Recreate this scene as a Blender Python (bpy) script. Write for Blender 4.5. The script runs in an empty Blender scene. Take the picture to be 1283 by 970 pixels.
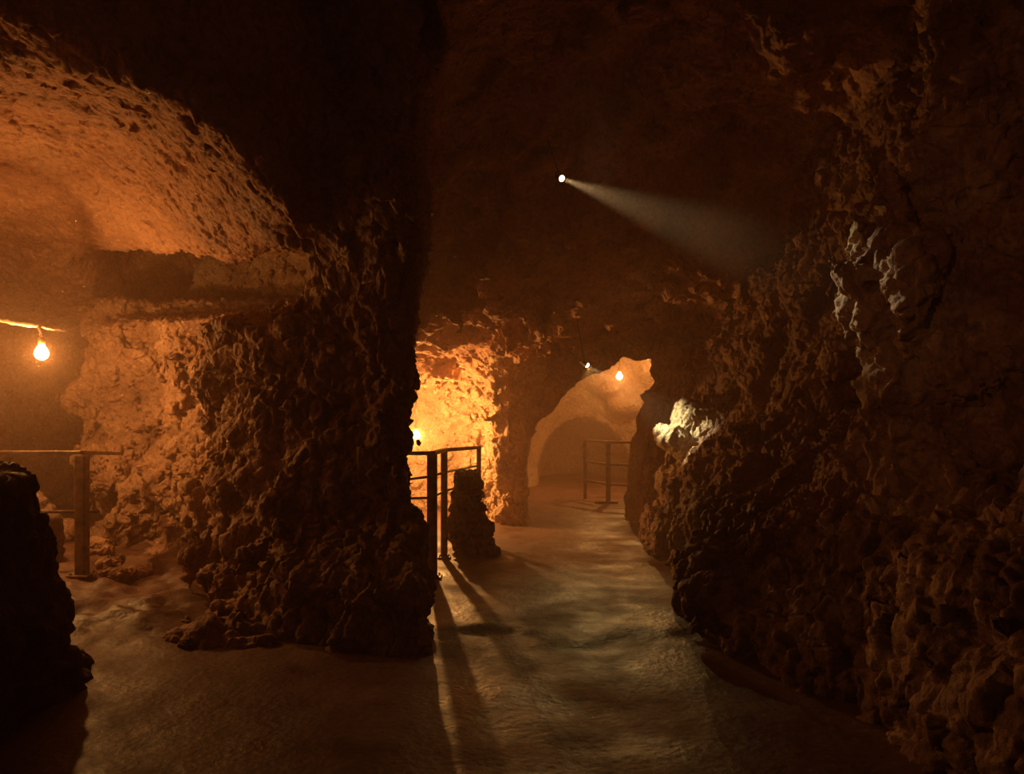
import bpy, bmesh, math, random
import numpy as np
from mathutils import Vector

F32 = np.float32
random.seed(7)
rng = np.random.RandomState(11)
FPX, CX, CY, CAMH = 930.0, 641.5, 536.0, 1.25      # focal length in pixels of the 1283 x 970 frame, horizon row, eye height
C = bpy.context.scene.collection


def at(px, py, Y):
    """the point at depth Y metres seen at a pixel of the photograph"""
    return ((px - CX) * Y / FPX, Y, CAMH - (py - CY) * Y / FPX)


# ----------------------------------------------------------------------------------------------- noise
def _hash(ix, iy, iz, s=0):
    h = (ix.astype(np.int64) * 73856093) ^ (iy.astype(np.int64) * 19349663) ^ (iz.astype(np.int64) * 83492791) ^ (s * 2654435)
    h = (h ^ (h >> 13)) * 1274126177
    h = (h ^ (h >> 16)) & 0x7fffffff
    h = (h * 48271) & 0x7fffffff
    return h ^ (h >> 11)


_ga = np.random.RandomState(3).normal(size=(256, 3))
_ga = (_ga / np.linalg.norm(_ga, axis=1, keepdims=True)).astype(F32)


def perlin(p, s=0):
    f = np.floor(p)
    i = f.astype(np.int32)
    d = (p - f).astype(F32)
    u = d * d * d * (d * (d * 6 - 15) + 10)
    r = np.zeros(len(p), F32)
    for c in range(8):
        o = (c & 1, (c >> 1) & 1, c >> 2)
        g = _ga[_hash(i[:, 0] + o[0], i[:, 1] + o[1], i[:, 2] + o[2], s) & 255]
        w = 1.0
        dot = 0.0
        for a in range(3):
            w = w * (u[:, a] if o[a] else 1 - u[:, a])
            dot = dot + g[:, a] * (d[:, a] - o[a])
        r += w * dot
    return r * 1.5


def fbm(p, octaves=3, s=0, gain=0.5, ridged=False):
    r = 0.0
    a = 1.0
    for k in range(octaves):
        n = perlin(p, s + k * 17)
        r = r + a * ((0.45 - np.abs(n)) * 2 if ridged else n)
        p = p * 2.03 + 5.7
        a *= gain
    return r


def worley(p, s=0, tilt=False):
    """distance to nearest and second nearest cell point, a random number for the nearest cell (and a randomly tilted facet per cell)"""
    f = np.floor(p).astype(np.int32)
    f1 = np.full(len(p), 9., F32)
    f2 = np.full(len(p), 9., F32)
    hb = np.zeros(len(p), np.int64)
    vec = np.zeros((len(p), 3), F32)
    for dx in (-1, 0, 1):
        for dy in (-1, 0, 1):
            for dz in (-1, 0, 1):
                c0, c1, c2 = f[:, 0] + dx, f[:, 1] + dy, f[:, 2] + dz
                h = _hash(c0, c1, c2, s)
                v0 = (p[:, 0] - c0 - (h & 1023) / 1023.).astype(F32)
                v1 = (p[:, 1] - c1 - ((h >> 10) & 1023) / 1023.).astype(F32)
                v2 = (p[:, 2] - c2 - ((h >> 20) & 1023) / 1023.).astype(F32)
                d = np.sqrt(v0 * v0 + v1 * v1 + v2 * v2)
                near = d < f1
                f2 = np.where(near, f1, np.minimum(f2, d))
                hb = np.where(near, h, hb)
                if tilt:
                    vec[near] = np.stack([v0[near], v1[near], v2[near]], 1)
                f1 = np.where(near, d, f1)
    r1 = (((hb * 31) & 1023) / 1023.).astype(F32)
    if tilt:
        return f1, f2, r1, (vec * _ga[(hb * 7) & 255]).sum(1)
    return f1, f2, r1


def sstep(a, b, x):
    t = np.clip((x - a) / (b - a), 0, 1)
    return t * t * (3 - 2 * t)


# ----------------------------------------------------------------------------------------------- implicit solids
def poly_sdf(px, py, pts):
    """signed distance to a closed polygon (negative inside)"""
    pts = np.asarray(pts, F32)
    d = np.full(px.shape, 1e9, F32)
    inside = np.zeros(px.shape, bool)
    n = len(pts)
    for i in range(n):
        ax, ay = pts[i]
        bx, by = pts[(i + 1) % n]
        ex, ey = bx - ax, by - ay
        wx, wy = px - ax, py - ay
        t = np.clip((wx * ex + wy * ey) / (ex * ex + ey * ey + 1e-12), 0, 1)
        d = np.minimum(d, (wx - ex * t) ** 2 + (wy - ey * t) ** 2)
        c = (ay > py) != (by > py)
        if ey != 0:
            inside ^= c & (px < ex * (py - ay) / ey + ax)
    d = np.sqrt(d)
    return np.where(inside, -d, d)


def loft_sdf(XX, YY, zs, levels):
    """a stack of polygons joined over height, evaluated on the grid XX,YY (2-D) for every z"""
    lz = [l[0] for l in levels]
    out = np.empty(XX.shape + (len(zs),), F32)
    for k, z in enumerate(zs):
        if z <= lz[0]:
            pts = np.array(levels[0][1])
        elif z >= lz[-1]:
            pts = np.array(levels[-1][1])
        else:
            i = max(j for j in range(len(lz)) if lz[j] <= z)
            t = (z - lz[i]) / (lz[i + 1] - lz[i])
            t = t * t * (3 - 2 * t)
            pts = np.array(levels[i][1]) * (1 - t) + np.array(levels[i + 1][1]) * t
        out[:, :, k] = poly_sdf(XX, YY, pts)
    return out


def ell(X, Y, Z, c, r, rz=0.0, ry=0.0):
    x, y, z = X - c[0], Y - c[1], Z - c[2]
    if rz:
        ca, sa = math.cos(rz), math.sin(rz)
        x, y = x * ca + y * sa, -x * sa + y * ca
    if ry:
        ca, sa = math.cos(ry), math.sin(ry)
        x, z = x * ca + z * sa, -x * sa + z * ca
    k = np.sqrt((x / r[0]) ** 2 + (y / r[1]) ** 2 + (z / r[2]) ** 2)
    return ((k - 1) * min(r)).astype(F32)


def smin(a, b, k):
    h = np.clip(0.5 + 0.5 * (b - a) / k, 0, 1)
    return b * (1 - h) + a * h - k * h * (1 - h)


def surface_nets(v, org, h):
    """numpy surface nets: vertices and quads of the zero level; quads face towards v > 0"""
    s = v < 0
    nx, ny, nz = v.shape
    cnt = np.zeros((nx - 1, ny - 1, nz - 1), np.int8)
    for dx in (0, 1):
        for dy in (0, 1):
            for dz in (0, 1):
                cnt += s[dx:nx - 1 + dx, dy:ny - 1 + dy, dz:nz - 1 + dz]
    cell = np.argwhere((cnt > 0) & (cnt < 8))
    idx = np.full(cnt.shape, -1, np.int32)
    idx[cell[:, 0], cell[:, 1], cell[:, 2]] = np.arange(len(cell))
    acc = np.zeros((len(cell), 3), np.float64)
    num = np.zeros(len(cell))
    for ax in range(3):
        o1, o2 = [a for a in range(3) if a != ax]
        for a in (0, 1):
            for b in (0, 1):
                p = cell.copy()
                p[:, o1] += a
                p[:, o2] += b
                q = p.copy()
                q[:, ax] += 1
                va = v[p[:, 0], p[:, 1], p[:, 2]]
                vb = v[q[:, 0], q[:, 1], q[:, 2]]
                m = (va < 0) != (vb < 0)
                t = np.where(m, va / np.where(m, va - vb, 1), 0)
                pt = p.astype(np.float64)
                pt[:, ax] += t
                acc[m] += pt[m]
                num[m] += 1
    verts = acc / num[:, None] * h + np.asarray(org)
    quads = []
    for ax in range(3):
        u, w = (ax + 1) % 3, (ax + 2) % 3
        sl0 = [slice(None)] * 3
        sl1 = [slice(None)] * 3
        sl0[ax] = slice(0, -1)
        sl1[ax] = slice(1, None)
        a, b = s[tuple(sl0)], s[tuple(sl1)]
        e = np.argwhere(a != b)
        dim = [nx - 1, ny - 1, nz - 1]
        ok = (e[:, u] > 0) & (e[:, w] > 0) & (e[:, u] < dim[u]) & (e[:, w] < dim[w]) & (e[:, ax] < dim[ax])
        e = e[ok]
        inside_first = s[e[:, 0], e[:, 1], e[:, 2]]
        cs = []
        for (du, dw) in ((-1, -1), (0, -1), (0, 0), (-1, 0)):
            c = e.copy()
            c[:, u] += du
            c[:, w] += dw
            cs.append(idx[c[:, 0], c[:, 1], c[:, 2]])
        q = np.stack(cs, 1)
        q = np.where(inside_first[:, None], q, q[:, ::-1])
        quads.append(q)
    return verts, np.concatenate(quads)


def build_mesh(name, v, q, smooth=True):
    me = bpy.data.meshes.new(name)
    n, k = len(v), q.shape[1]
    me.vertices.add(n)
    me.vertices.foreach_set('co', np.asarray(v, F32).ravel())
    me.loops.add(q.size)
    me.loops.foreach_set('vertex_index', np.asarray(q, np.int32).ravel())
    me.polygons.add(len(q))
    me.polygons.foreach_set('loop_start', np.arange(0, q.size, k, dtype=np.int32))
    me.polygons.foreach_set('use_smooth', np.full(len(q), smooth, bool))
    me.update(calc_edges=True)
    return me


def subdivide(v, q, levels):
    """Catmull-Clark steps in numpy (plain averaging along open edges)"""
    v = np.asarray(v, F32)
    for _ in range(levels):
        nv, nf = len(v), len(q)
        e = np.stack([q, np.roll(q, -1, 1)], 2).reshape(-1, 2).astype(np.int64)
        key = e.min(1) * nv + e.max(1)
        uk, first, inv, cnt = np.unique(key, return_index=True, return_inverse=True, return_counts=True)
        ends = e[first]
        fp = v[q].mean(1)
        mid = (v[ends[:, 0]] + v[ends[:, 1]]) * .5
        fidx = np.repeat(np.arange(nf), 4)
        ep = mid.copy()
        facc = np.stack([np.bincount(inv, fp[fidx, a], len(uk)) for a in range(3)], 1) / cnt[:, None]
        two = cnt == 2
        ep[two] = (mid[two] + facc[two].astype(F32)) * .5
        val = np.bincount(q.ravel(), minlength=nv)
        favg = np.stack([np.bincount(q.ravel(), fp[fidx, a], nv) for a in range(3)], 1) / np.maximum(val, 1)[:, None]
        ev = np.bincount(ends.ravel(), minlength=nv)
        eavg = np.stack([np.bincount(ends.ravel(), np.repeat(mid[:, a], 2), nv) for a in range(3)], 1) / np.maximum(ev, 1)[:, None]
        vp = (favg + 2 * eavg + (val[:, None] - 3) * v) / np.maximum(val, 1)[:, None]
        bnd = np.zeros(nv, bool)
        bnd[ends[~two].ravel()] = True
        vp[bnd] = v[bnd]
        ie = inv.reshape(-1, 4) + nv
        ic = np.arange(nf) + nv + len(uk)
        q = np.concatenate([np.stack([q[:, k], ie[:, k], ic, ie[:, k - 1]], 1) for k in range(4)])
        v = np.concatenate([vp, ep, fp]).astype(F32)
    return v, q


def vnormals(v, q):
    n = np.cross(v[q[:, 2]] - v[q[:, 0]], v[q[:, 3]] - v[q[:, 1]])
    out = np.zeros_like(v, dtype=np.float64)
    for k in range(4):
        for a in range(3):
            out[:, a] += np.bincount(q[:, k], n[:, a], len(v))
    return (out / (np.linalg.norm(out, axis=1, keepdims=True) + 1e-12)).astype(F32)


def chunked(fn, n, step=150000):
    return np.concatenate([fn(slice(i, min(i + step, n))) for i in range(0, n, step)])


def crag_field(p, strength):
    """rock relief added to an implicit solid: fractured blocks, ridges, hollows (metres; positive digs in)"""
    w = p + 0.16 * np.stack([perlin(p * 1.7, 5), perlin(p * 1.7, 6), perlin(p * 1.7, 7)], 1)
    big = fbm(w * 0.75, 2, 31)
    f1, f2, r, tl = worley(w * np.array([1.9, 1.9, 1.4], F32), 41, True)
    g1, g2, rr, tm = worley(w * np.array([4.4, 4.4, 3.6], F32) + 3.1, 43, True)
    crack = 1 - sstep(0, 0.16, f2 - f1)
    crack2 = 1 - sstep(0, 0.2, g2 - g1)
    d = 0.15 * big + 0.22 * (r - 0.5) + 0.24 * tl + 0.08 * crack + 0.09 * (rr - 0.5) + 0.14 * tm + 0.045 * crack2 + 0.025 * fbm(w * 4.2, 2, 51)
    return d * strength


def fine_relief(v, n, amp):
    p = v.astype(F32)
    w = p + 0.05 * np.stack([perlin(p * 5, 61), perlin(p * 5, 62), perlin(p * 5, 63)], 1)
    f1, f2, r, tl = worley(w * np.array([9., 9., 7.], F32), 71, True)
    h1, h2, r2, t2 = worley(w * np.array([21., 21., 17.], F32), 73, True)
    d = 0.022 * (r - 0.5) + 0.050 * tl - 0.016 * (1 - sstep(0, .2, f2 - f1)) + 0.016 * t2 + 0.006 * (r2 - .5)
    d = d + 0.012 * fbm(w * 6, 3, 81, 0.6) + 0.005 * fbm(w * 24, 2, 91)
    return v + n * (d * amp)[:, None]


# ----------------------------------------------------------------------------------------------- materials
def new_mat(name):
    m = bpy.data.materials.new(name)
    m.use_nodes = True
    nt = m.node_tree
    for nd in list(nt.nodes):
        nt.nodes.remove(nd)
    out = nt.nodes.new('ShaderNodeOutputMaterial')
    return m, nt, out


def rock_mat(name, cols, rough=(0.6, 0.9), bump=0.5, scale=1.0, spec=0.35, bdist=0.03):
    m, nt, out = new_mat(name)
    N, L = nt.nodes.new, nt.links.new
    tc = N('ShaderNodeTexCoord')
    mp = N('ShaderNodeMapping')
    mp.inputs['Scale'].default_value = (scale,) * 3
    L(tc.outputs['Object'], mp.inputs['Vector'])
    n1 = N('ShaderNodeTexNoise')
    n1.inputs['Scale'].default_value = 1.6
    n1.inputs['Detail'].default_value = 8
    n1.inputs['Roughness'].default_value = 0.62
    n2 = N('ShaderNodeTexNoise')
    n2.inputs['Scale'].default_value = 24
    n2.inputs['Detail'].default_value = 5
    n2.inputs['Roughness'].default_value = 0.65
    vo = N('ShaderNodeTexVoronoi')
    vo.inputs['Scale'].default_value = 30
    for n in (n1, n2, vo):
        L(mp.outputs[0], n.inputs['Vector'])
    cr = N('ShaderNodeValToRGB')
    e = cr.color_ramp.elements
    e[0].position, e[0].color = 0.30, cols[0] + (1,)
    e[1].position, e[1].color = 0.70, cols[2] + (1,)
    k = e.new(0.5)
    k.color = cols[1] + (1,)
    L(n1.outputs['Fac'], cr.inputs['Fac'])
    mx = N('ShaderNodeMix')
    mx.data_type = 'RGBA'
    mx.blend_type = 'MULTIPLY'
    mx.inputs['Factor'].default_value = 0.6
    L(cr.outputs['Color'], mx.inputs['A'])
    c2 = N('ShaderNodeValToRGB')
    c2.color_ramp.elements[0].position, c2.color_ramp.elements[0].color = .34, (.42, .38, .36, 1)
    c2.color_ramp.elements[1].position, c2.color_ramp.elements[1].color = .6, (1, 1, 1, 1)
    L(n2.outputs['Fac'], c2.inputs['Fac'])
    L(c2.outputs['Color'], mx.inputs['B'])
    bs = N('ShaderNodeBsdfPrincipled')
    L(mx.outputs['Result'], bs.inputs['Base Color'])
    mr = N('ShaderNodeMapRange')
    mr.inputs['From Min'].default_value, mr.inputs['From Max'].default_value = .35, .65
    mr.inputs['To Min'].default_value, mr.inputs['To Max'].default_value = rough
    L(n1.outputs['Fac'], mr.inputs['Value'])
    L(mr.outputs[0], bs.inputs['Roughness'])
    bs.inputs['Specular IOR Level'].default_value = spec
    ad = N('ShaderNodeMath')
    ad.operation = 'MULTIPLY_ADD'
    ad.inputs[1].default_value = 0.35
    L(vo.outputs['Distance'], ad.inputs[0])
    L(n2.outputs['Fac'], ad.inputs[2])
    bp = N('ShaderNodeBump')
    bp.inputs['Strength'].default_value = bump
    bp.inputs['Distance'].default_value = bdist
    L(ad.outputs[0], bp.inputs['Height'])
    L(bp.outputs[0], bs.inputs['Normal'])
    L(bs.outputs[0], out.inputs['Surface'])
    return m


def metal_mat(name, col, rough, metallic=0.6):
    m, nt, out = new_mat(name)
    N, L = nt.nodes.new, nt.links.new
    tc = N('ShaderNodeTexCoord')
    n = N('ShaderNodeTexNoise')
    n.inputs['Scale'].default_value = 14
    n.inputs['Detail'].default_value = 6
    L(tc.outputs['Object'], n.inputs['Vector'])
    cr = N('ShaderNodeValToRGB')
    cr.color_ramp.elements[0].color = tuple(c * .45 for c in col) + (1,)
    cr.color_ramp.elements[1].color = col + (1,)
    cr.color_ramp.elements[0].position, cr.color_ramp.elements[1].position = .38, .58
    L(n.outputs['Fac'], cr.inputs['Fac'])
    b = N('ShaderNodeBsdfPrincipled')
    L(cr.outputs[0], b.inputs['Base Color'])
    b.inputs['Metallic'].default_value = metallic
    b.inputs['Roughness'].default_value = rough
    L(b.outputs[0], out.inputs['Surface'])
    return m


def bulb_glass(name, col, strength):
    m, nt, out = new_mat(name)
    N, L = nt.nodes.new, nt.links.new
    t = N('ShaderNodeBsdfTransparent')
    e = N('ShaderNodeEmission')
    e.inputs['Color'].default_value = col + (1,)
    e.inputs['Strength'].default_value = strength
    a = N('ShaderNodeAddShader')
    L(t.outputs[0], a.inputs[0])
    L(e.outputs[0], a.inputs[1])
    L(a.outputs[0], out.inputs['Surface'])
    m.cycles.emission_sampling = 'NONE'
    return m


M = {}
M['rock'] = rock_mat('ochre_limestone', [(.20, .105, .060), (.34, .195, .115), (.46, .29, .18)], bump=.7)
M['ceil'] = rock_mat('ceiling_limestone', [(.27, .135, .075), (.44, .235, .135), (.56, .33, .20)], bump=.7)
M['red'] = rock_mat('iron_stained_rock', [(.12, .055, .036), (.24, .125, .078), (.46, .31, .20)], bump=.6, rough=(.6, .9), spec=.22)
M['flow'] = rock_mat('spotlit_cream_flowstone', [(.24, .15, .09), (.40, .29, .18), (.54, .42, .28)], bump=.6, rough=(.75, .95), spec=.1)  # pale colour partly stands in for spotlight on the lumps and nose
M['pale'] = rock_mat('masonry_limestone', [(.28, .17, .10), (.42, .28, .17), (.52, .36, .23)], bump=.6)
M['dark'] = rock_mat('shade_dark_rock', [(.06, .032, .022), (.12, .065, .042), (.19, .11, .07)], bump=.6)  # rock colour darkened to stand in for shade on backlit rocks
M['steel'] = metal_mat('rusty_steel', (.20, .125, .085), .5, .5)
M['black'] = metal_mat('black_enamel', (.03, .028, .026), .45, .2)
M['cable'] = metal_mat('pale_cable_sleeve', (.55, .42, .28), .7, .0)
M['brass'] = metal_mat('brass_socket', (.35, .24, .10), .4, .6)
WARM = (1.0, .41, .10)
M['bulb'] = bulb_glass('lit_bulb_glass', (1., .62, .24), 60.)
M['lens'] = bulb_glass('lit_spot_lens', (1., .86, .56), 40.)


# ----------------------------------------------------------------------------------------------- object helpers
def tag(o, label=None, cat=None, group=None, kind=None):
    if label:
        o['label'] = label
    if cat:
        o['category'] = cat
    if group:
        o['group'] = group
    if kind:
        o['kind'] = kind
    return o


def link(name, me, mat, parent=None):
    me.materials.clear()
    me.materials.append(mat)
    o = bpy.data.objects.new(name, me)
    C.objects.link(o)
    if parent is not None:
        o.parent = parent
        o.matrix_parent_inverse = parent.matrix_basis.inverted()
    return o


def empty(name, loc, label, cat, group=None):
    o = bpy.data.objects.new(name, None)
    o.empty_display_size = .1
    o.location = loc
    C.objects.link(o)
    return tag(o, label, cat, group)


def bm_mesh(name, bm, smooth=False):
    bmesh.ops.recalc_face_normals(bm, faces=bm.faces[:])
    me = bpy.data.meshes.new(name)
    bm.to_mesh(me)
    bm.free()
    me.polygons.foreach_set('use_smooth', [smooth] * len(me.polygons))
    return me


def add_bar(bm, a, b, w, t=None, bevel=.15):
    """a square or flat bar with chamfered long edges between two points"""
    t = t or w
    a, b = Vector(a), Vector(b)
    d = (b - a).normalized()
    up = Vector((0, 0, 1)) if abs(d.z) < .9 else Vector((0, 1, 0))
    s = d.cross(up).normalized()
    u = s.cross(d).normalized()
    c = min(w, t) * bevel
    prof = [(w / 2 - c, t / 2), (w / 2, t / 2 - c), (w / 2, -t / 2 + c), (w / 2 - c, -t / 2),
            (-w / 2 + c, -t / 2), (-w / 2, -t / 2 + c), (-w / 2, t / 2 - c), (-w / 2 + c, t / 2)]
    r = [[bm.verts.new(q + s * x + u * y) for x, y in prof] for q in (a, b)]
    n = len(prof)
    for i in range(n):
        bm.faces.new((r[0][i], r[0][(i + 1) % n], r[1][(i + 1) % n], r[1][i]))
    bm.faces.new(r[0][::-1])
    bm.faces.new(r[1])


def add_tube(bm, pts, rad, seg=10, wob=0.0):
    pts = [Vector(p) for p in pts]
    rings = []
    for i, p in enumerate(pts):
        d = (pts[min(i + 1, len(pts) - 1)] - pts[max(i - 1, 0)]).normalized()
        up = Vector((0, 0, 1)) if abs(d.z) < .9 else Vector((1, 0, 0))
        s = d.cross(up).normalized()
        u = s.cross(d)
        r = rad if not isinstance(rad, (list, tuple)) else rad[i]
        r = r * (1 + wob * random.uniform(-1, 1))
        rings.append([bm.verts.new(p + (s * math.cos(k * 2 * math.pi / seg) + u * math.sin(k * 2 * math.pi / seg)) * r) for k in range(seg)])
    for a, b in zip(rings, rings[1:]):
        for k in range(seg):
            bm.faces.new((a[k], a[(k + 1) % seg], b[(k + 1) % seg], b[k]))
    bm.faces.new(rings[0][::-1])
    bm.faces.new(rings[-1])


def add_lathe(bm, org, axis, prof, seg=20):
    """profile of (distance along axis, radius)"""
    org, d = Vector(org), Vector(axis).normalized()
    add_tube(bm, [org + d * h for h, r in prof], [max(r, 1e-4) for h, r in prof], seg)


# ----------------------------------------------------------------------------------------------- the cave: one implicit field, split into its walls
HB = 0.10
LEVEL = 2
X0, X1, Y0, Y1, Z0, Z1 = -7.0, 4.6, -0.8, 20.4, -0.4, 5.2
xs = np.arange(X0, X1 + 1e-6, HB, dtype=F32)
ys = np.arange(Y0, Y1 + 1e-6, HB, dtype=F32)
zs = np.arange(Z0, Z1 + 1e-6, HB, dtype=F32)
XX, YY = np.meshgrid(xs, ys, indexing='ij')
X3, Y3, Z3 = np.meshgrid(xs, ys, zs, indexing='ij')
INF = np.full(X3.shape, 5., F32)

# pillar between the two passages
#          A front right   B right       C right back   D back         E back left    F left edge    G left face    H corner       I front
F0, G0, H0 = (-4.78, 8.20), (-2.84, 7.00), (-2.05, 5.34)
F1, G1, H1 = (-3.6, 9.4), (-1.95, 8.6), (-1.50, 7.1)          # set back under the ceiling
pil = [(-.4, [(-.43, 4.05), (-.62, 5.0), (-1.2, 6.3), (-1.95, 7.3), (-3.2, 9.3), (-4.78, 8.15), (-2.86, 6.75), (-2.15, 5.30), (-1.35, 4.12)]),
       (.25, [(-.46, 4.20), (-.64, 5.0), (-1.2, 6.3), (-1.95, 7.3), (-3.2, 9.3), (-4.78, 8.15), (-2.90, 6.85), (-2.16, 5.32), (-1.40, 4.28)]),
       (.75, [(-.60, 4.70), (-.70, 5.1), (-1.2, 6.3), (-1.95, 7.3), (-3.2, 9.3), (-4.92, 8.20), (-2.92, 6.92), (-2.12, 5.34), (-1.50, 4.85)]),
       (1.2, [(-.655, 4.82), (-.73, 5.3), (-1.2, 6.3), (-1.95, 7.3), (-3.2, 9.3), (-4.92, 8.20), (-2.88, 6.98), (-2.08, 5.34), (-1.50, 5.05)]),
       (1.95, [(-.67, 4.85), (-.72, 5.3), (-1.2, 6.3), (-1.95, 7.3), (-3.2, 9.3), F0, G0, H0, (-1.48, 5.12)]),
       (2.15, [(-.66, 4.85), (-.70, 5.4), (-1.1, 6.3), (-1.25, 8.9), (-3.0, 9.9), F0, G0, (-2.05, 5.75), (-1.44, 5.2)]),
       (2.35, [(-.65, 4.80), (-.69, 5.5), (-1.08, 6.3), (-1.25, 8.9), (-3.0, 9.9), F0, G0, H1, (-1.42, 5.2)]),
       (2.50, [(-.64, 4.75), (-.67, 5.5), (-1.08, 6.3), (-1.25, 8.9), (-3.0, 9.9), F0, G1, H1, (-1.40, 5.1)]),
       (2.68, [(-.63, 4.68), (-.66, 5.5), (-1.08, 6.3), (-1.25, 8.9), (-3.0, 9.9), F0, G1, H1, (-1.40, 5.0)]),
       (2.80, [(-.63, 4.65), (-.65, 5.5), (-1.10, 6.3), (-1.25, 8.9), (-3.0, 9.9), F1, G1, H1, (-1.38, 4.95)]),
       (5.2, [(-.58, 4.45), (-.58, 5.5), (-1.0, 6.5), (-1.25, 8.9), (-3.0, 9.9), F1, G1, H1, (-1.35, 4.7)])]
pillar = loft_sdf(XX, YY, zs, pil)

# ceiling of the hall and of the passages: heights interpolated between surveyed points
ctl = [at(0, 100, 4.7), at(0, 210, 6.2), at(0, 330, 9.0), at(100, 100, 4.5), at(110, 205, 6.1), at(60, 240, 6.8), at(100, 322, 8.2), at(200, 316, 7.1), at(265, 316, 6.0),
       at(200, 220, 5.8), at(160, 190, 5.9), at(330, 312, 5.0), at(350, 270, 4.6), at(300, 222, 4.85), at(300, 285, 5.4), at(250, 240, 5.5), at(280, 165, 4.4), at(200, 125, 4.3), at(120, 88, 4.2), at(0, 25, 4.1),
       at(-200, 60, 4.2), at(-200, 230, 6.5), at(-200, 340, 9.5), at(-450, 150, 5),
       (-4, 10.5, 2.6), (-6, 10, 2.8), (-3, 10.6, 2.5),
       at(600, 50, 5.6), at(600, 215, 6.5), at(700, 217, 6.45), at(800, 100, 5.6), at(700, 330, 7.3), at(700, 385, 8.1), at(640, 400, 8.2), at(720, 432, 9.0), at(668, 440, 8.0), at(695, 428, 8.3),
       at(600, 376, 7.5), at(560, 378, 7.3), at(540, 430, 8.9), at(600, 430, 9.0), at(540, 485, 10.6), at(615, 490, 10.2), at(580, 455, 9.6),
       at(800, 380, 8.2), at(900, 380, 8.2), at(850, 402, 9.3), at(900, 200, 7.0), at(1000, 300, 7.6), at(1000, 110, 5.6), at(850, 300, 7.4), at(500, 330, 7.0),
       (1, 3, 4.6), (-1, 3, 4.7), (3, 3, 4.6), (1, 0, 4.6), (-3, 0, 4.6), (3, 0, 4.6), (-2, 9.5, 2.1), (-2.2, 11, 1.9), (-2.0, 8.2, 2.3),
       (.3, 11.2, 2.5), (1, 12, 2.9), (2.5, 12, 3.0), (2, 14.5, 3.1), (.5, 14.5, 2.8), (2, 17, 2.7), (3.4, 10, 2.7), (2, 20, 2.5), (-2, 14, 2.3)]
ctl = np.array(ctl)


def tps(r):
    return np.where(r > 0, r * r * np.log(r + 1e-9), 0)


_n = len(ctl)
_K = tps(np.linalg.norm(ctl[:, None, :2] - ctl[None, :, :2], axis=2)) + np.eye(_n) * .05
_Pm = np.c_[np.ones(_n), ctl[:, :2]]
_A = np.block([[_K, _Pm], [_Pm.T, np.zeros((3, 3))]])
_w = np.linalg.solve(_A, np.r_[ctl[:, 2], 0, 0, 0])
ZC = (_w[_n] + _w[_n + 1] * XX + _w[_n + 2] * YY).astype(np.float64)
for i in range(_n):
    ZC += _w[i] * tps(np.hypot(XX - ctl[i, 0], YY - ctl[i, 1]))
ZC = np.clip(ZC, 1.2, 5.0).astype(F32)
# behind the edge that hangs over the pillar the roof rises into a dark pocket
edge_y = np.interp(XX, [-4.78, -3.37, -2.43, -1.67], [8.25, 7.2, 6.35, 5.6])
ZC = ZC + (.9 * sstep(0, .25, YY - edge_y) * sstep(-5.2, -4.8, XX) * sstep(-1.5, -1.7, XX)).astype(F32)
ceil_left = np.maximum(ZC[:, :, None] - Z3 - 0 * X3, -3) * .8
# in front of the lip over the left passage the ceiling rises out of sight
lip_y = np.interp(X3, [-5, -2.76, -2.36, -1.9, -1.67, -1.42, -1.25, -.5], [3.9, 4.1, 4.2, 4.3, 4.4, 4.55, 5.0, 5.0]).astype(F32)
front = (lip_y - Y3) * .9                             # positive in front of the lip
left_side = sstep(-.35, -.65, X3)
cl = np.maximum(ceil_left, front)
ceiling = np.where(X3 < -.5, cl, np.minimum(ceil_left, 5))
ceiling = np.minimum(ceiling, (4.75 - Z3))

# right wall, running the length of the hall
rw = [(-.4, [(1.6, -1), (1.5, 1.5), (1.42, 2.7), (1.45, 3.5), (1.22, 4.2), (1.12, 5.0), (1.30, 6.0), (1.42, 7.2), (1.50, 9.0), (1.75, 9.9), (2.3, 11)]),
      (.10, [(1.6, -1), (1.5, 1.5), (1.45, 2.7), (1.50, 3.5), (1.25, 4.2), (1.14, 5.0), (1.32, 6.0), (1.42, 7.2), (1.50, 9.0), (1.75, 9.9), (2.3, 11)]),
      (.60, [(1.7, -1), (1.6, 1.5), (1.58, 2.7), (1.68, 3.5), (1.55, 4.2), (1.45, 5.0), (1.50, 6.0), (1.58, 7.2), (1.70, 9.0), (1.87, 9.9), (2.3, 11)]),
      (1.0, [(2.0, -1), (1.95, 1.5), (1.95, 2.7), (2.2, 3.4), (1.86, 4.0), (1.95, 4.8), (1.85, 6.0), (1.84, 7.2), (1.84, 9.0), (1.92, 9.9), (2.3, 11)]),
      (1.45, [(2.5, -1), (2.5, 1.5), (2.55, 2.7), (2.5, 3.4), (1.93, 4.0), (2.40, 4.6), (2.20, 6.0), (2.18, 7.2), (2.02, 9.0), (1.97, 9.9), (2.3, 11)]),
      (2.0, [(2.6, -1), (2.6, 1.5), (2.6, 2.7), (2.5, 3.4), (1.84, 3.95), (2.45, 4.6), (2.45, 6.0), (2.30, 7.2), (2.05, 9.0), (1.98, 9.9), (2.3, 11)]),
      (2.6, [(2.4, -1), (2.4, 1.5), (2.4, 2.7), (2.65, 3.4), (2.04, 3.95), (2.60, 4.6), (2.65, 6.0), (2.6, 7.2), (2.3, 9.0), (2.1, 9.9), (2.4, 11)]),
      (3.3, [(2.6, -1), (2.6, 1.5), (2.6, 2.7), (2.8, 3.4), (2.25, 4.0), (2.70, 4.6), (2.8, 6.0), (2.8, 7.2), (2.7, 9.0), (2.4, 9.9), (2.5, 11)]),
      (5.2, [(2.6, -1), (2.6, 1.5), (2.5, 2.7), (2.5, 3.5), (2.5, 4.0), (2.8, 4.6), (2.9, 6.0), (2.9, 7.2), (2.8, 9.0), (2.5, 9.9), (2.6, 11)])]
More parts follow.
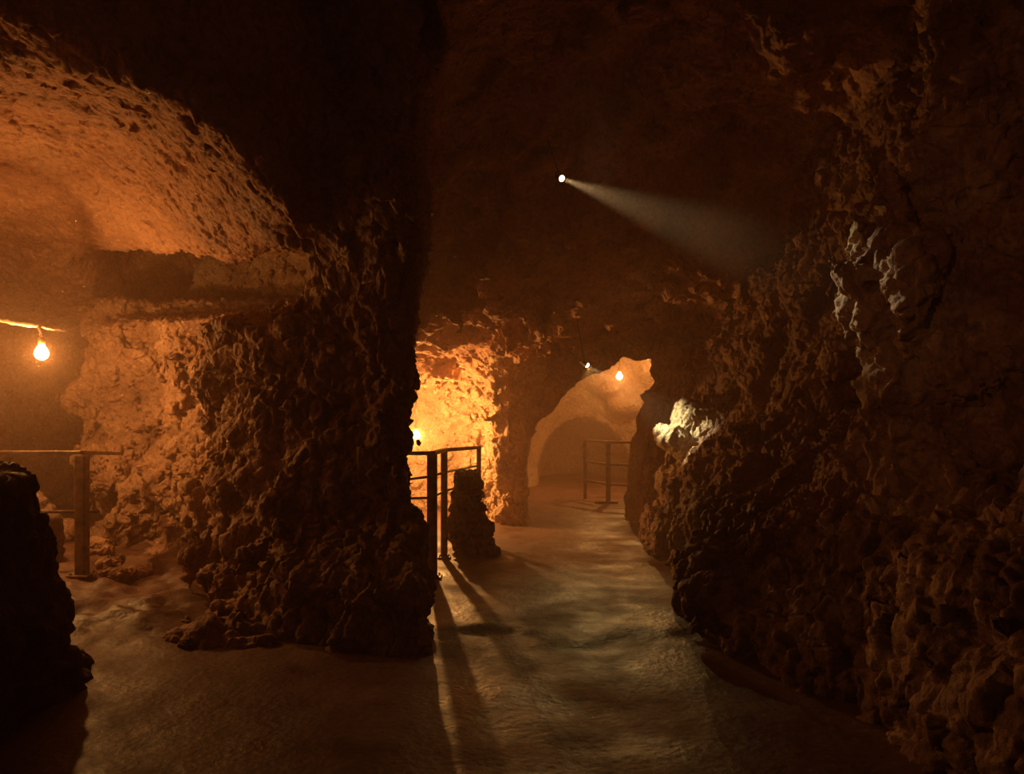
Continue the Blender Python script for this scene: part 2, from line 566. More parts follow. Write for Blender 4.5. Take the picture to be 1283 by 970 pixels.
rw = [(z, pts + [(7, 11), (7, -1)]) for z, pts in rw]
wall_r = loft_sdf(XX, YY, zs, rw)
flow = None
for (px, py, Y, r, rz, ry) in [(849, 553, 8.0, (.31, .28, .17), 0, -.45), (874, 524, 7.95, (.30, .28, .17), 0, -.65), (890, 540, 7.8, (.13, .18, .28), 0, 0), (872, 588, 7.9, (.28, .25, .10), 0, -.1),
                               (833, 603, 8.3, (.14, .2, .15), 0, 0), (842, 645, 8.0, (.18, .2, .12), 0, 0), (880, 632, 7.2, (.22, .25, .10), 0, 0),
                               (1084, 318, 4.12, (.09, .12, .24), 0, .15), (1104, 258, 4.15, (.08, .1, .16), 0, 0), (1084, 478, 4.12, (.06, .1, .07), 0, 0)]:  # pale lumps added to brighten where the high beam strikes
    e_ = ell(X3, Y3, Z3, at(px, py, Y), r, rz, ry)
    flow = e_ if flow is None else smin(flow, e_, .05)
for (px, py, Y, r, rz, ry) in [(930, 600, 6.6, (.3, .3, .16), 0, 0), (960, 560, 6.2, (.3, .3, .22), 0, 0), (1010, 640, 5.2, (.32, .35, .10), .2, -.2),
                               (975, 430, 6.8, (.22, .3, .3), 0, 0), (905, 735, 4.9, (.28, .5, .25), 0, 0), (1086, 345, 4.05, (.11, .14, .28), 0, .15)]:
    wall_r = smin(wall_r, ell(X3, Y3, Z3, at(px, py, Y), r, rz, ry), .07)

# back of the hall: solid rock pierced by the arch, with the chambers behind it cut out
slab = np.maximum(9.45 - Y3, -(Y3 - 9.45))
slab = np.maximum(9.45 - Y3, Y3 - 10.5).astype(F32)
arch = [(.17, -.6), (.19, 1.24), (.31, 1.32), (.47, 1.40), (.60, 1.53), (.68, 1.68), (.83, 1.85), (1.09, 2.00), (1.27, 2.06), (1.38, 2.12), (1.54, 2.26), (1.65, 2.25), (1.80, 2.18),
        (1.93, 2.23), (2.04, 2.26), (1.94, 2.05), (2.03, 1.90), (1.93, 1.80), (1.78, 1.69), (1.93, 1.66), (1.82, 1.54), (1.78, 1.37), (1.79, 1.2), (1.72, 1.05), (1.66, .6), (1.6, -.6)]
XA, ZA = np.meshgrid(xs, zs, indexing='ij')
arch2 = poly_sdf(XA, ZA, [(x * 9.6 / 9.8, (z - CAMH) * 9.6 / 9.8 + CAMH) for x, z in arch])
arch3 = np.repeat(arch2[:, None, :], len(ys), 1)
side = np.maximum(X3 + .23, -(X3 + 9))             # the bay with the second bulb, open to the hall left of the column
slab = np.maximum(slab, -arch3)
slab = np.maximum(slab, -side)
solid = (10.35 - Y3).astype(F32)
far_air = smin(ell(X3, Y3, Z3, (1.6, 13.3, .9), (1.85, 3.7, 2.3)), ell(X3, Y3, Z3, (.9, 12.5, .4), (1.3, 2.5, 1.9)), .3)
far_air = np.minimum(far_air, ell(X3, Y3, Z3, (1.62, 17.0, .05), (1.1, 3.2, 1.42)))
bay_air = ell(X3, Y3, Z3, (-1.95, 9.9, .55), (1.80, 1.75, 1.9))
left_air = ell(X3, Y3, Z3, (-5.7, 9.8, .7), (2.6, 5.6, 2.6))
back = np.maximum(solid, -far_air)
back = np.maximum(back, -bay_air)
back = np.maximum(back, -left_air)
back = np.minimum(back, slab)
back = np.minimum(back, np.maximum(np.abs(X3 + 3.65) - .35, 9.4 - Y3))            # unseen rock added to block the bay bulb's light from the left passage
for (px, py, Y, r) in [(765, 488, 16.0, (.3, .7, .16)), (815, 462, 15.4, (.3, .8, .3)), (788, 505, 15.9, (.45, .4, .25)), (805, 480, 15.9, (.4, .4, .4)), (752, 470, 16.3, (.3, .4, .4))]:
    back = smin(back, ell(X3, Y3, Z3, at(px, py, Y), r), .1)

# column at the left foot of the arch
col = [(-.4, [(-.27, 9.6), (.20, 9.62), (.22, 10.3), (-.1, 11.2), (-.6, 11.2)]),
       (.6, [(-.21, 9.65), (.17, 9.7), (.20, 10.3), (-.1, 11.2), (-.55, 11.2)]),
       (1.3, [(-.19, 9.6), (.18, 9.65), (.22, 10.4), (-.1, 11.2), (-.5, 11.2)]),
       (2.2, [(-.3, 9.3), (.5, 9.3), (.6, 10.6), (-.1, 11.2), (-.6, 11.2)])]
back = np.minimum(back, loft_sdf(XX, YY, zs, col))

# left side of the hall, outside the photograph, and of the left passage
wl = [(-.4, [(-3.3, -1), (-3.2, 1.5), (-3.3, 3.0), (-5.2, 3.9), (-6.5, 5.5), (-6.8, 8), (-6.9, 11), (-6.8, 13.5), (-5.8, 15.5), (-4, 21)]),
      (5.2, [(-3.6, -1), (-3.5, 1.5), (-3.5, 2.8), (-5.4, 3.8), (-6.5, 5.5), (-6.8, 8), (-6.9, 11), (-6.8, 13.5), (-5.8, 15.5), (-4, 21)])]
wall_l = loft_sdf(XX, YY, zs, [(z, p + [(-9, 21), (-9, -1)]) for z, p in wl])

# the left face of the pillar, front and back, seen as a stack of fields: take the nearest, remember whose it is
fields = [('rock_pillar', pillar, .12), ('ceiling', ceiling, .05), ('wall_right', wall_r, .12), ('wall_right_flowstone', flow, .05), ('wall_back', back, .06), ('wall_left', wall_l, .1)]
tot = None
lab = np.zeros(X3.shape, np.int8)
best = None
for i, (nm, fd, k) in enumerate(fields):
    if tot is None:
        tot, best = fd, fd.copy()
    else:
        lab = np.where(fd < best, i, lab).astype(np.int8)
        best = np.minimum(best, fd)
        tot = smin(tot, fd, k)


def upsample(a):
    for ax in range(3):
        a = np.moveaxis(a, ax, 0)
        b = np.empty((a.shape[0] * 2 - 1,) + a.shape[1:], a.dtype)
        b[::2] = a
        b[1::2] = (a[:-1] + a[1:]) * .5
        a = np.moveaxis(b, 0, ax)
    return a


H = HB / 2
V = upsample(tot.astype(F32))
band = np.argwhere(np.abs(V) < .42)
P = (band * H + np.array([X0, Y0, Z0])).astype(F32)
st = np.full(len(P), .85, F32)
st *= 1 - .55 * sstep(-2.0, -1.3, P[:, 0]) * (P[:, 0] < .2) * sstep(6.6, 6.0, P[:, 1])          # quieter front and edge of the pillar
st *= np.where(P[:, 0] > .6, .62, 1.)
st *= 1 + .2 * (P[:, 0] < -2.2) * (P[:, 2] < 2.3) * (P[:, 1] > 5) * (P[:, 1] < 9)
st *= 1 - .5 * sstep(2.2, 2.4, P[:, 2]) * (P[:, 0] < -1.4) * sstep(5.2, 5.6, P[:, 1])
st *= 1 - .76 * sstep(8.9, 9.6, P[:, 1]) * (P[:, 0] > -.35)              # keep the outline of the arch
st *= 1 - .35 * sstep(10.8, 12, P[:, 1])
fl_ = np.rint((P - np.array([X0, Y0, Z0], F32)) / HB).astype(int)
st *= np.where(lab[fl_[:, 0], fl_[:, 1], fl_[:, 2]] == 3, .17, 1.)
del fl_
ceil_zone = sstep(1.9, 2.5, P[:, 2]) * (P[:, 0] < -1.2)
st *= 1 - .68 * ceil_zone * sstep(8.6, 8.0, P[:, 1])
bay = np.where((P[:, 0] < -.05) & (P[:, 0] > -3.6) & (P[:, 1] > 9.0) & (P[:, 2] < 1.9))[0]
cob = worley(P[bay] * np.array([4.4, 4.4, 5.2], F32) + .25 * np.stack([perlin(P[bay] * 3, k) for k in (5, 6, 7)], 1), 47)
V[band[bay, 0], band[bay, 1], band[bay, 2]] += .34 * (np.minimum(cob[0], .75) - .42) * np.clip((cob[1] - cob[0]) * -2.5 + 1.4, .4, 1.4)
st[bay] *= .5
print('band', len(P), flush=True)
V[band[:, 0], band[:, 1], band[:, 2]] += chunked(lambda c: crag_field(P[c], st[c]), len(P))
del P, band, st
V[0], V[-1], V[:, -1] = -.1, -.1, -.1
v, q = surface_nets(V, (X0, Y0, Z0), H)
# leave away what lies under the floor
keep = (v[q][:, :, 2].max(1) > -.22)
q = q[keep]
used, inv = np.unique(q, return_inverse=True)
v, q = v[used], inv.reshape(-1, 4)
print('coarse quads', len(q), flush=True)


def compact(v, q):
    used, inv = np.unique(q, return_inverse=True)
    return v[used], inv.reshape(q.shape)


# the faces that a viewer near the camera can see are refined, the rest stays coarse
cen = v[q].mean(1)
nrm = np.cross(v[q[:, 2]] - v[q[:, 0]], v[q[:, 3]] - v[q[:, 1]])
nrm /= np.linalg.norm(nrm, axis=1, keepdims=True) + 1e-9
view = np.zeros(len(q), bool)
for ox in (-.8, 0, .8):
    d = cen - np.array([ox, 0, CAMH])
    dist = np.linalg.norm(d, axis=1)
    yy_ = np.maximum(d[:, 1], .05)
    inside = (d[:, 1] > 1.2) & (np.abs(d[:, 0] / yy_) < .80) & (d[:, 2] / yy_ < .68)
    view |= inside & ((nrm * d).sum(1) / dist < .25)
lo_v, lo_q = compact(v, q[~view])
v, q = compact(v, q[view])
v, q = subdivide(v, q, LEVEL)
print('fine quads', len(q), flush=True)
n = vnormals(v, q)
amp = np.ones(len(v), F32)
e = np.sort(np.stack([q, np.roll(q, -1, 1)], 2).reshape(-1, 2), 1).astype(np.int64)
uk, cnt = np.unique(e[:, 0] * len(v) + e[:, 1], return_counts=True)
rim = uk[cnt == 1]
amp[np.concatenate([rim // len(v), rim % len(v)])] = 0             # stay joined to the coarse part
del e, uk, cnt, rim
amp *= 1 - .45 * sstep(9.0, 9.8, v[:, 1]) * (v[:, 0] > -.3)
gi = np.clip(np.rint((v - np.array([X0, Y0, Z0])) / HB).astype(int), 0, np.array(lab.shape) - 1)
vl = lab[gi[:, 0], gi[:, 1], gi[:, 2]]
amp *= np.where(vl == 3, .55, np.where(vl == 1, .5, 1.))
v = chunked(lambda c: fine_relief(v[c], n[c], amp[c]), len(v))
q = np.concatenate([q, lo_q + len(v)])
v = np.concatenate([v, lo_v])
del n, amp, lo_v, lo_q
cen = v[q].mean(1)
gi = np.clip(np.rint((cen - np.array([X0, Y0, Z0])) / HB).astype(int), 0, np.array(lab.shape) - 1)
fl = lab[gi[:, 0], gi[:, 1], gi[:, 2]]
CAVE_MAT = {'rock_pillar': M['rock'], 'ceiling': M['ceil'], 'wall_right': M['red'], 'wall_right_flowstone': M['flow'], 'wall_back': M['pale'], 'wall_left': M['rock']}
for i, (nm, fd, k) in enumerate(fields):
    qq = q[fl == i]
    if len(qq) == 0:
        continue
    used, inv = np.unique(qq, return_inverse=True)
    o = link(nm, build_mesh(nm, v[used], inv.reshape(-1, 4)), CAVE_MAT[nm])
    tag(o, kind='structure')
print('cave quads', len(q))

# ----------------------------------------------------------------------------------------------- floor
gx = np.arange(-7, 4.61, .04)
gy = np.concatenate([np.arange(-1, 12, .04), np.arange(12, 21, .08)])
GX, GY = np.meshgrid(gx, gy, indexing='ij')
p2 = np.stack([GX.ravel(), GY.ravel(), np.zeros(GX.size)], 1).astype(F32)


def floor_z(p):
    z = .016 * fbm(p * np.array([.8, .8, 1], F32), 2, 101) + .007 * fbm(p * 4, 2, 105) + .004 * fbm(p * 14, 3, 109)
    z = z - .028 * (1 - sstep(4.46, 4.62, p[:, 1] + .07 * np.sin(3 * p[:, 0]) + .16 * fbm(p * 1.8, 3, 121))) * sstep(-.6, -.2, p[:, 0])
    left = sstep(-1.7, -2.4, p[:, 0] + .35 * (p[:, 1] - 4.6)) * sstep(3.9, 4.7, p[:, 1])      # rough rocky ground of the left passage
    f1, f2, r = worley(p * 3.2, 111)
    z = z + left * (.07 + .06 * fbm(p * 1.6, 3, 113) + .05 * (r - .3) + .035 * fbm(p * 7, 3, 115))
    return z


fz = floor_z(p2)
fv = p2.copy()
fv[:, 2] = fz
ny = len(gy)
ii, jj = np.meshgrid(np.arange(len(gx) - 1), np.arange(ny - 1), indexing='ij')
b0 = (ii * ny + jj).ravel()
fq = np.stack([b0, b0 + ny, b0 + ny + 1, b0 + 1], 1)
M['floor'] = rock_mat('trodden_concrete', [(.085, .041, .027), (.138, .070, .045), (.185, .098, .064)], rough=(.38, .78), bump=.45, spec=.38, bdist=.012)
tag(link('floor', build_mesh('floor', fv, fq), M['floor']), kind='structure')


def floor_at(x, y):
    return float(floor_z(np.array([[x, y, 0]], F32))[0])


# ----------------------------------------------------------------------------------------------- loose rocks
def rock_object(name, fn, lo, hi, h, mat, label, cat, sub=1, amp=1.0, crag=.4, group=None):
    gxs = [np.arange(lo[a], hi[a] + h, h, dtype=F32) for a in range(3)]
    A = np.meshgrid(*gxs, indexing='ij')
    f = fn(*A).astype(F32)
    pts = np.stack([a.ravel() for a in A], 1)
    if crag:
        f = f + crag_field(pts * 1.3, np.full(len(pts), crag, F32)).reshape(f.shape)
    for a in range(3):
        sl = [slice(None)] * 3
        for e in (0, -1):
            sl[a] = e
            f[tuple(sl)] = np.maximum(f[tuple(sl)], .01)
    vv, qq = surface_nets(f, lo, h)
    vv, qq = subdivide(vv, qq, sub)
    vv = fine_relief(vv, vnormals(vv, qq), np.full(len(vv), amp, F32))
    base = np.array([(vv[:, 0].min() + vv[:, 0].max()) / 2, (vv[:, 1].min() + vv[:, 1].max()) / 2, vv[:, 2].min()])
    o = link(name, build_mesh(name, vv - base, qq), mat)
    o.location = base
    return tag(o, label, cat, group)


bl = [(-.1, [(-2.06, 3.0), (-2.04, 3.5), (-2.21, 3.95), (-2.7, 4.1), (-3.1, 3.8), (-3.0, 2.6), (-2.31, 2.7)]),
      (.30, [(-2.11, 3.0), (-2.12, 3.5), (-2.26, 3.9), (-2.7, 4.05), (-3.1, 3.8), (-3.0, 2.6), (-2.3, 2.75)]),
      (.65, [(-2.20, 3.05), (-2.22, 3.5), (-2.34, 3.85), (-2.8, 4.0), (-3.1, 3.7), (-3.0, 2.6), (-2.41, 2.8)]),
      (.95, [(-2.22, 3.15), (-2.24, 3.5), (-2.38, 3.75), (-2.8, 3.9), (-3.1, 3.6), (-3.0, 2.7), (-2.4, 2.95)]),
      (1.2, [(-2.48, 3.3), (-2.48, 3.5), (-2.5, 3.65), (-2.9, 3.8), (-3.05, 3.6), (-3.1, 2.8), (-2.6, 3.1)])]


def boulder(X, Y, Z):
    d = loft_sdf(X[:, :, 0], Y[:, :, 0], Z[0, 0, :], bl)
    return np.maximum(d, (Z - 1.07 - .12 * np.maximum(-2.3 - X, 0)) * .9)


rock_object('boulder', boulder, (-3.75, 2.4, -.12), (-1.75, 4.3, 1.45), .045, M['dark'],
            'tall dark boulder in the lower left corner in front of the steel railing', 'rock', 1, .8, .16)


def bank(X, Y, Z):  # added mass that darkens the view below the handrail
    return smin(ell(X, Y, Z, (-4.6, 6.35, .1), (.80, .2, .62)), ell(X, Y, Z, (-4.2, 6.4, .1), (.32, .2, .45)), .1)


rock_object('boulder', bank, (-5.45, 5.9, -.12), (-3.5, 6.8, .95), .05, M['dark'], 'low bank of rock added to darken the gap behind the handrail of the left railing', 'rock', 1, .8, .2)


def mound(X, Y, Z):
    a = ell(X, Y, Z, (-1.80, 4.42, -.02), (.24, .22, .15))
    a = smin(a, ell(X, Y, Z, (-1.62, 4.36, -.03), (.26, .2, .09)), .06)
    return smin(a, ell(X, Y, Z, (-2.0, 4.5, -.03), (.2, .2, .10)), .05)


rock_object('flat_rock', mound, (-2.35, 4.05, -.06), (-1.25, 4.8, .22), .025, M['rock'],
            'low lumpy rock on the floor at the front corner of the thick pillar', 'rock', 1, .7, .18)

# the pier of stacked rubble stones beside the middle railing
_st = []
_r = random.Random(5)
zz = -.02
row = 0
while zz < .80:
    hh = _r.uniform(.075, .115)
    t = zz / .82
    xl, xr = -.635 + .085 * t + _r.uniform(-.02, .02), -.19 - .15 * t + _r.uniform(-.025, .025)
    nx_ = 3 if row % 2 == 0 else 2
    for i in range(nx_):
        w = (xr - xl) / nx_
        for yy in (7.35, 7.58):
            _st.append(((xl + w * (i + .5) + _r.uniform(-.02, .02), yy + _r.uniform(-.05, .05), zz + hh / 2 + _r.uniform(-.01, .01)), (w * _r.uniform(.54, .62), .16, hh * _r.uniform(.48, .60))))
    zz += hh
    row += 1
_st.append(((-.20, 7.25, .03), (.09, .09, .06)))


def pier(X, Y, Z):
    d = np.full(X.shape, 9, F32)
    for c, r in _st:
        k = ((np.abs((X - c[0]) / r[0])) ** 2.5 + (np.abs((Y - c[1]) / r[1])) ** 2.5 + (np.abs((Z - c[2]) / r[2])) ** 2.5) ** (1 / 2.5)
        d = np.minimum(d, (k - 1) * min(r))
    return d


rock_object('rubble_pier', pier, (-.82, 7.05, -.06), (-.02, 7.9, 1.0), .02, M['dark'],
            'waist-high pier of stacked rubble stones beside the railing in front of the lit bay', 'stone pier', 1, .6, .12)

# rubble at the foot of the left railing
spots = [(122, 700, 6.75, .12), (140, 712, 6.3, .10), (166, 726, 5.95, .11), (143, 745, 5.65, .06), (128, 727, 6.0, .06), (72, 652, 7.6, .16)]
names = ['angular stone behind the foot of the left railing post', 'stone between the left railing post and the pillar, second from the post', 'stone lying against the foot of the pillar near the left railing',
         'small stone in front of the stone at the foot of the pillar', 'small stone in the shadow beside the left railing post', 'larger stone behind the left railing, beside the dark boulder']
for (px, py, Y, r), lb in zip(spots, names):
    x, y, _ = at(px, py, Y)
    z = floor_at(x, y)
    sx, sy, sz = r * _r.uniform(.9, 1.3), r * _r.uniform(.8, 1.2), r * _r.uniform(.6, .85)

    def fn(X, Y_, Z, x=x, y=y, z=z, sx=sx, sy=sy, sz=sz):
        k = ((np.abs((X - x) / sx)) ** 2.6 + (np.abs((Y_ - y) / sy)) ** 2.6 + (np.abs((Z - z - sz * .55) / sz)) ** 2.6) ** (1 / 2.6)
        return (k - 1) * min(sx, sy, sz)
    m_ = r * 1.6
    rock_object('stone', fn, (x - m_, y - m_, z - m_), (x + m_, y + m_, z + m_ * 1.2), r / 6, M['rock'], lb, 'rock', 1, .5, .16, 'loose stones by the left railing')

# ----------------------------------------------------------------------------------------------- railings
def rail_part(name, bars, parent, mat='steel'):
    bm = bmesh.new()
    for b in bars:
        add_bar(bm, *b)
    return link(name, bm_mesh(name, bm), M[mat], parent)


def foot(name, x, y, z, s, parent):
    bm = bmesh.new()
    add_bar(bm, (x - s, y, z + .006), (x + s, y, z + .006), s * 2, .014)
    for dx in (-.7, .7):
        for dy in (-.7, .7):
            add_lathe(bm, (x + dx * s, y + dy * s, z + .010), (0, 0, 1), [(0, .009), (.014, .009), (.018, .006)], 6)
    return link(name, bm_mesh(name, bm), M['steel'], parent)


def rods(name, a, b, r, parent):
    bm = bmesh.new()
    add_tube(bm, [a, b], r, 8)
    return link(name, bm_mesh(name, bm, True), M['steel'], parent)


# left: a flat handrail on one broad post, ending at the pillar
x, y, z = at(103, 718, 6.0)
zf = floor_at(x, y)
g = empty('railing', (x, y, zf), 'rusty steel railing on one broad post under the hanging bulb, left of the pillar', 'railing')
rail_part('post', [((x, y, zf), (x, y, 1.02), .088, .088)], g)
hr = (at(-420, 567, 6.0), at(103, 567, 6.0), at(150, 568.5, 7.0))
rail_part('handrail', [(hr[0], hr[1], .062, .028), (hr[1], hr[2], .062, .028)], g)
rods('rail', at(-420, 644, 6.0), at(124, 641, 6.1), .013, g)
x2, y2, _ = at(-330, 700, 6.0)
rail_part('post', [((x2, y2, 0), (x2, y2, 1.02), .088, .088)], g)
foot('base_plate', x, y, zf, .085, g)

# middle: three posts turning a corner beside the pillar
p1, p2_, p3 = at(541.5, 722, 6.25), at(556.5, 698, 7.15), at(600, 680, 8.05)
pl = (-1.35, 6.35, 0)
zf = floor_at(p1[0], p1[1])
g = empty('railing', (p1[0], p1[1], zf), 'rusty steel corner railing between the dark pillar and the rubble pier', 'railing')
for (p, w) in ((p1, .082), (p2_, .062), (p3, .05)):
    f_ = floor_at(p[0], p[1])
    rail_part('post', [((p[0], p[1], f_), (p[0], p[1], 1.03), w, w)], g)
    foot('base_plate', p[0], p[1], f_, w * .95, g)
tp = [(p[0], p[1], 1.035) for p in (pl, p1, p2_, p3)]
rail_part('handrail', [(a, b, .05, .035) for a, b in zip(tp, tp[1:])], g)
for zr, sl in ((.84, .03), (.66, .01)):
    bm = bmesh.new()
    add_tube(bm, [(pl[0], pl[1], zr - sl * 3), (p1[0], p1[1], zr), (p2_[0], p2_[1], zr - .02), (p3[0], p3[1], zr)], .011, 8)
    link('rail', bm_mesh('rail', bm, True), M['steel'], g)

# far: a gate-like railing at the mouth of the low tunnel
YF = 12.3
q1, q2, q3 = at(733, 0, 13.0), at(762, 0, YF), at(802.5, 0, 12.0)
zf = floor_at(q2[0], q2[1])
g = empty('railing', (q2[0], q2[1], zf), 'far hazy railing with three cross rails seen through the rock arch', 'railing')
for p, w in ((q1, .06), (q2, .075), (q3, .075)):
    rail_part('post', [((p[0], p[1], floor_at(p[0], p[1]) - .01), (p[0], p[1], 1.03), w, w)], g)
for zr in (1.01, .64, .31):
    rail_part('cross_rail', [((q1[0], q1[1], zr + .02), (q2[0], q2[1], zr), .04, .04), ((q2[0], q2[1], zr), (q3[0], q3[1], zr), .045, .04)], g)
xl = q2[0]
rail_part('base_plate', [((xl - .22, q2[1], zf + .02), (xl + .16, q2[1], zf + .02), .09, .04)], g)

# ----------------------------------------------------------------------------------------------- lamps
def roof_above(x, y, z):
    bpy.context.view_layer.update()
    hit = bpy.context.scene.ray_cast(bpy.context.evaluated_depsgraph_get(), Vector((x, y, z)), Vector((0, 0, 1)))
    return hit[1].z if hit[0] else z + .4


def point(loc, power, col=WARM, r=.03):
    l = bpy.data.lights.new('bulb_light', 'POINT')
    l.energy = power
    l.color = col
    l.shadow_soft_size = r
    o = bpy.data.objects.new('bulb_light', l)
    o.location = loc
    C.objects.link(o)
    return o


def bulb(loc, size, drop, power, label, lean=(0, 0), mat='bulb'):
    x, y, z = loc
    if drop is None:
        drop = roof_above(x, y, z) - z - 2.6 * size + .02
    g = empty('light_bulb', (x, y, z + size * 2.2 + drop), label, 'light bulb', 'warm bulbs lighting the cave')
    bm = bmesh.new()
    R = size
    add_lathe(bm, (x, y, z - R), (0, 0, 1), [(0, .0), (.06 * R, .35 * R), (.3 * R, .71 * R), (.65 * R, .94 * R), (1.0 * R, R), (1.35 * R, .93 * R), (1.75 * R, .72 * R), (2.15 * R, .48 * R), (2.4 * R, .40 * R)], 20)
    link('glass_bulb', bm_mesh('glass_bulb', bm, True), M[mat], g)
    bm = bmesh.new()
    add_lathe(bm, (x, y, z + 1.4 * R), (0, 0, 1), [(0, .42 * R), (.05 * R, .5 * R), (.9 * R, .5 * R), (1.2 * R, .34 * R), (1.3 * R, .15 * R)], 14)
    s = link('socket', bm_mesh('socket', bm, True), M['brass'], g)
    bm = bmesh.new()
    top = (x + lean[0], y + lean[1], z + 2.6 * R + drop)
    add_tube(bm, [(x, y, z + 2.6 * R), (x + lean[0] * .35, y + lean[1] * .35, z + 2.6 * R + drop * .5), top], .012, 8)
    link('cord', bm_mesh('cord', bm, True), M['cable'], g)
    p = point((x, y, z), power, r=R * .55)
    p.parent = g
    p.matrix_parent_inverse = g.matrix_basis.inverted()
    return g, top


B1 = at(52, 443, 6.3)
_, top = bulb(B1, .054, .10, 84, 'bare glowing bulb hanging from the pale cable in the left passage', lean=(-.03, 0))
B2 = at(521.5, 546, 10.0)
bulb(B2, .05, None, 320, 'glowing bulb half hidden behind the edge of the dark pillar, above the corner railing')
B3 = at(776, 472, 13.8)
bulb(B3, .055, None, 150, 'far glowing bulb on the lit rock seen through the arch')
# the cable that carries the first bulb
bm = bmesh.new()
pts = []
ends = [at(-260, 372, 5.9), at(-110, 391, 6.05), at(0, 401, 6.2), at(25, 405.5, 6.25), (top[0], top[1], top[2]), at(60, 411, 6.4), at(78, 413, 7.0), at(95, 411, 8.2)]
for a, b in zip(ends, ends[1:]):
    for k in range(6):
        t = k / 6
        pts.append((a[0] + (b[0] - a[0]) * t, a[1] + (b[1] - a[1]) * t, a[2] + (b[2] - a[2]) * t + random.uniform(-.006, .006)))
pts.append(ends[-1])
add_tube(bm, pts, .016, 8, .25)
o = link('cable', bm_mesh('cable', bm, True), M['cable'])
tag(o, 'pale sagging cable strung across the left passage above the bare bulb', 'cable')


def spot_fixture(loc, aim, size, power, angle, blend, label, mount, spill, col=(1., .88, .50)):
    loc, aim = Vector(loc), Vector(aim)
    d = (aim - loc).normalized()
    g = empty('spotlight', loc, label, 'spotlight', 'spotlights under the cave roof')
    R = size
    mount = (mount[0], mount[1], roof_above(mount[0], mount[1], loc.z) + .02)
    bm = bmesh.new()
    back_ = loc - d * (R * 3.4)
    prof = [(0, .3 * R), (.1 * R, .75 * R), (.9 * R, .85 * R), (1.5 * R, 1.0 * R), (3.3 * R, 1.12 * R), (3.4 * R, 1.2 * R), (3.55 * R, 1.2 * R), (3.55 * R, 1.05 * R), (3.2 * R, 1.02 * R)]
    add_lathe(bm, back_, d, prof, 20)
    link('housing', bm_mesh('housing', bm, True), M['black'], g)
    bm = bmesh.new()
    add_lathe(bm, loc + d * (.01 * R), d, [(0, 1.0 * R), (.25 * R, .97 * R), (.5 * R, .75 * R), (.66 * R, .4 * R), (.7 * R, .0)], 20)
    link('lens', bm_mesh('lens', bm, True), M['lens'], g)
    bm = bmesh.new()
    m = loc - d * (R * 1.7)
    mt = Vector(mount)
    s = d.cross(Vector((0, 0, 1))).normalized()
    for k in (-1, 1):
        add_bar(bm, m + s * (k * R * 1.15), m + s * (k * R * 1.15) + Vector((0, 0, R * 1.6)), R * .5, .006)
    add_bar(bm, m - s * (R * 1.2) + Vector((0, 0, R * 1.6)), m + s * (R * 1.2) + Vector((0, 0, R * 1.6)), R * .5, .008)
    add_tube(bm, [m + Vector((0, 0, R * 1.6)), mt], R * .22, 8)
    link('bracket', bm_mesh('bracket', bm), M['black'], g)
    for nm, pw, an, bd in (('spot_light', power, angle, blend), ('spill_light', spill, 46, 1.0)):
        if not pw:
            continue
        l = bpy.data.lights.new(nm, 'SPOT')
        l.energy = pw
        l.color = col if nm == 'spot_light' else (1., .66, .22)
        l.spot_size = math.radians(an)
        l.spot_blend = bd
        l.shadow_soft_size = R * .6
        o = bpy.data.objects.new(nm, l)
        C.objects.link(o)
        o.location = loc + d * (R * .9)
        dd = d if nm == 'spot_light' else (Vector((.65, 5.5, 0)) - o.location).normalized()
        o.rotation_euler = dd.to_track_quat('-Z', 'Y').to_euler()
        o.parent = g
        o.matrix_parent_inverse = g.matrix_basis.inverted()
    return g


S1 = at(703.5, 223.5, 6.2)
spot_fixture(S1, at(1082, 365, 4.1), 0.024, 470, 16, 1.0, 'small black spotlight high under the roof throwing a beam to the right', (S1[0] - .12, S1[1] + .1, S1[2] + .4), 0)
S2 = at(735.5, 457.5, 8.1)
spot_fixture(S2, at(860, 540, 7.8), .025, 330, 30, 1.0, 'small spotlight on the lip of the far arch shining at the pale lumps', (S2[0] - .1, S2[1] + .15, S2[2] + .35), 60)
# a light added for the ceiling, then the string's next bulb, beyond the left edge
point((-4.15, 5.65, 1.85), 46, r=.04)  # added to brighten the ceiling and its lip
point((-3.9, 4.6, 1.8), 4, r=.04)
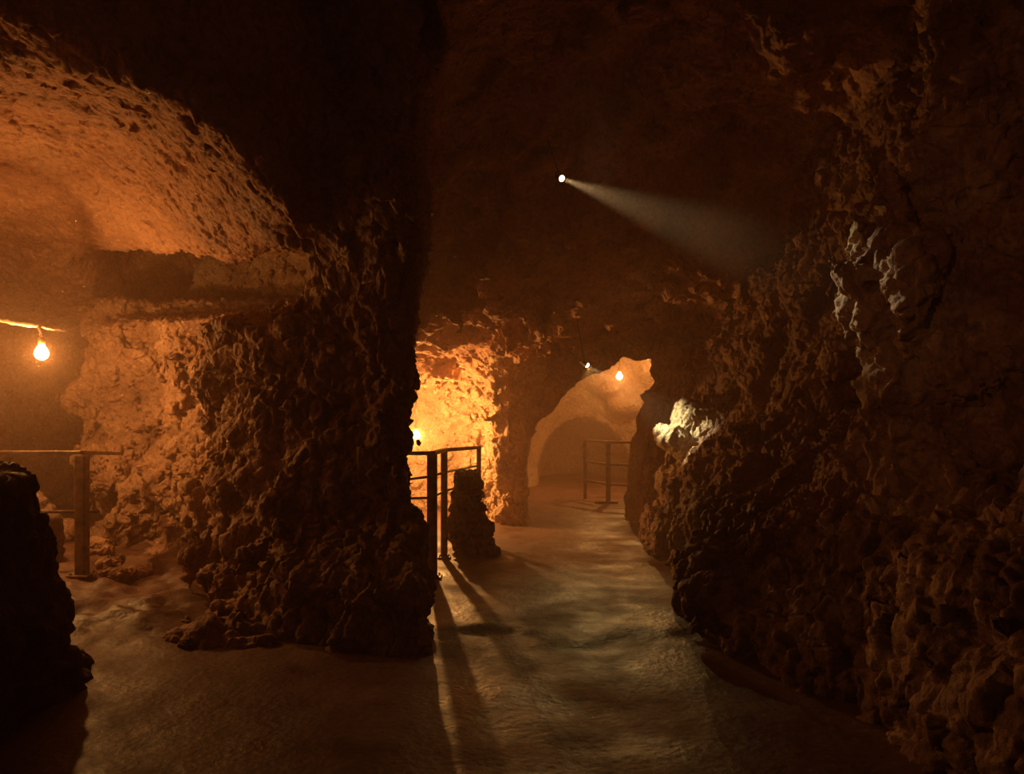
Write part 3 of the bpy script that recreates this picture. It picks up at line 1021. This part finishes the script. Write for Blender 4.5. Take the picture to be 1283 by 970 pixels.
# fill light added behind the camera to brighten the right wall
l = bpy.data.lights.new('wall_fill_light', 'SPOT')
l.energy, l.color, l.spot_size, l.spot_blend, l.shadow_soft_size = 60, (1., .36, .12), math.radians(36), 1.0, .05
o = bpy.data.objects.new('wall_fill_light', l)
C.objects.link(o)
o.location = (-1.6, -.6, 2.6)
o.rotation_euler = (Vector((2.3, 3.6, 2.1)) - o.location).to_track_quat('-Z', 'Y').to_euler()
# ----------------------------------------------------------------------------------------------- haze
for nm, ya, yb, dens, lb in (('haze', 4.65, 21.8, .034, 'warm smoky haze filling the lamp-lit inner part of the cave'), ('thin_haze', -3.0, 4.64, .008, 'thin clear air with faint haze over the near part of the path')):
    bm = bmesh.new()
    bmesh.ops.create_cube(bm, size=1)
    for vt in bm.verts:
        vt.co = Vector((-1.2 + vt.co.x * 13.4, (ya + yb) / 2 + vt.co.y * (yb - ya), 2.3 + vt.co.z * 6.4))
    m, nt, out = new_mat(nm + '_air')
    sc_ = nt.nodes.new('ShaderNodeVolumeScatter')
    sc_.inputs['Color'].default_value = (1., .66, .46, 1)
    sc_.inputs['Density'].default_value = dens
    sc_.inputs['Anisotropy'].default_value = .35
    nt.links.new(sc_.outputs[0], out.inputs['Volume'])
    tag(link(nm, bm_mesh(nm, bm), m), lb, 'haze', kind='stuff')

# ----------------------------------------------------------------------------------------------- camera, world, view
cam = bpy.data.cameras.new('camera')
cam.sensor_width = 36
cam.lens = FPX / 1283 * 36
cam.shift_y = (CY - 485) / 1283
cam.clip_start = .05
co = bpy.data.objects.new('camera', cam)
co.location = (0, 0, CAMH)
co.rotation_euler = (math.pi / 2, 0, 0)
C.objects.link(co)
sc = bpy.context.scene
sc.camera = co
w = bpy.data.worlds.new('world')
w.use_nodes = True
w.node_tree.nodes['Background'].inputs[0].default_value = (1, .72, .6, 1)
w.node_tree.nodes['Background'].inputs[1].default_value = .022
sc.world = w
sc.view_settings.view_transform = 'Standard'
sc.view_settings.look = 'None'
sc.view_settings.gamma = 1
sc.view_settings.use_curve_mapping = False
sc.view_settings.exposure = 0.0
sc.cycles.max_bounces = 6
sc.cycles.diffuse_bounces = 3
sc.cycles.volume_bounces = 1
sc.cycles.use_denoising = True
sc.cycles.sample_clamp_indirect = 4
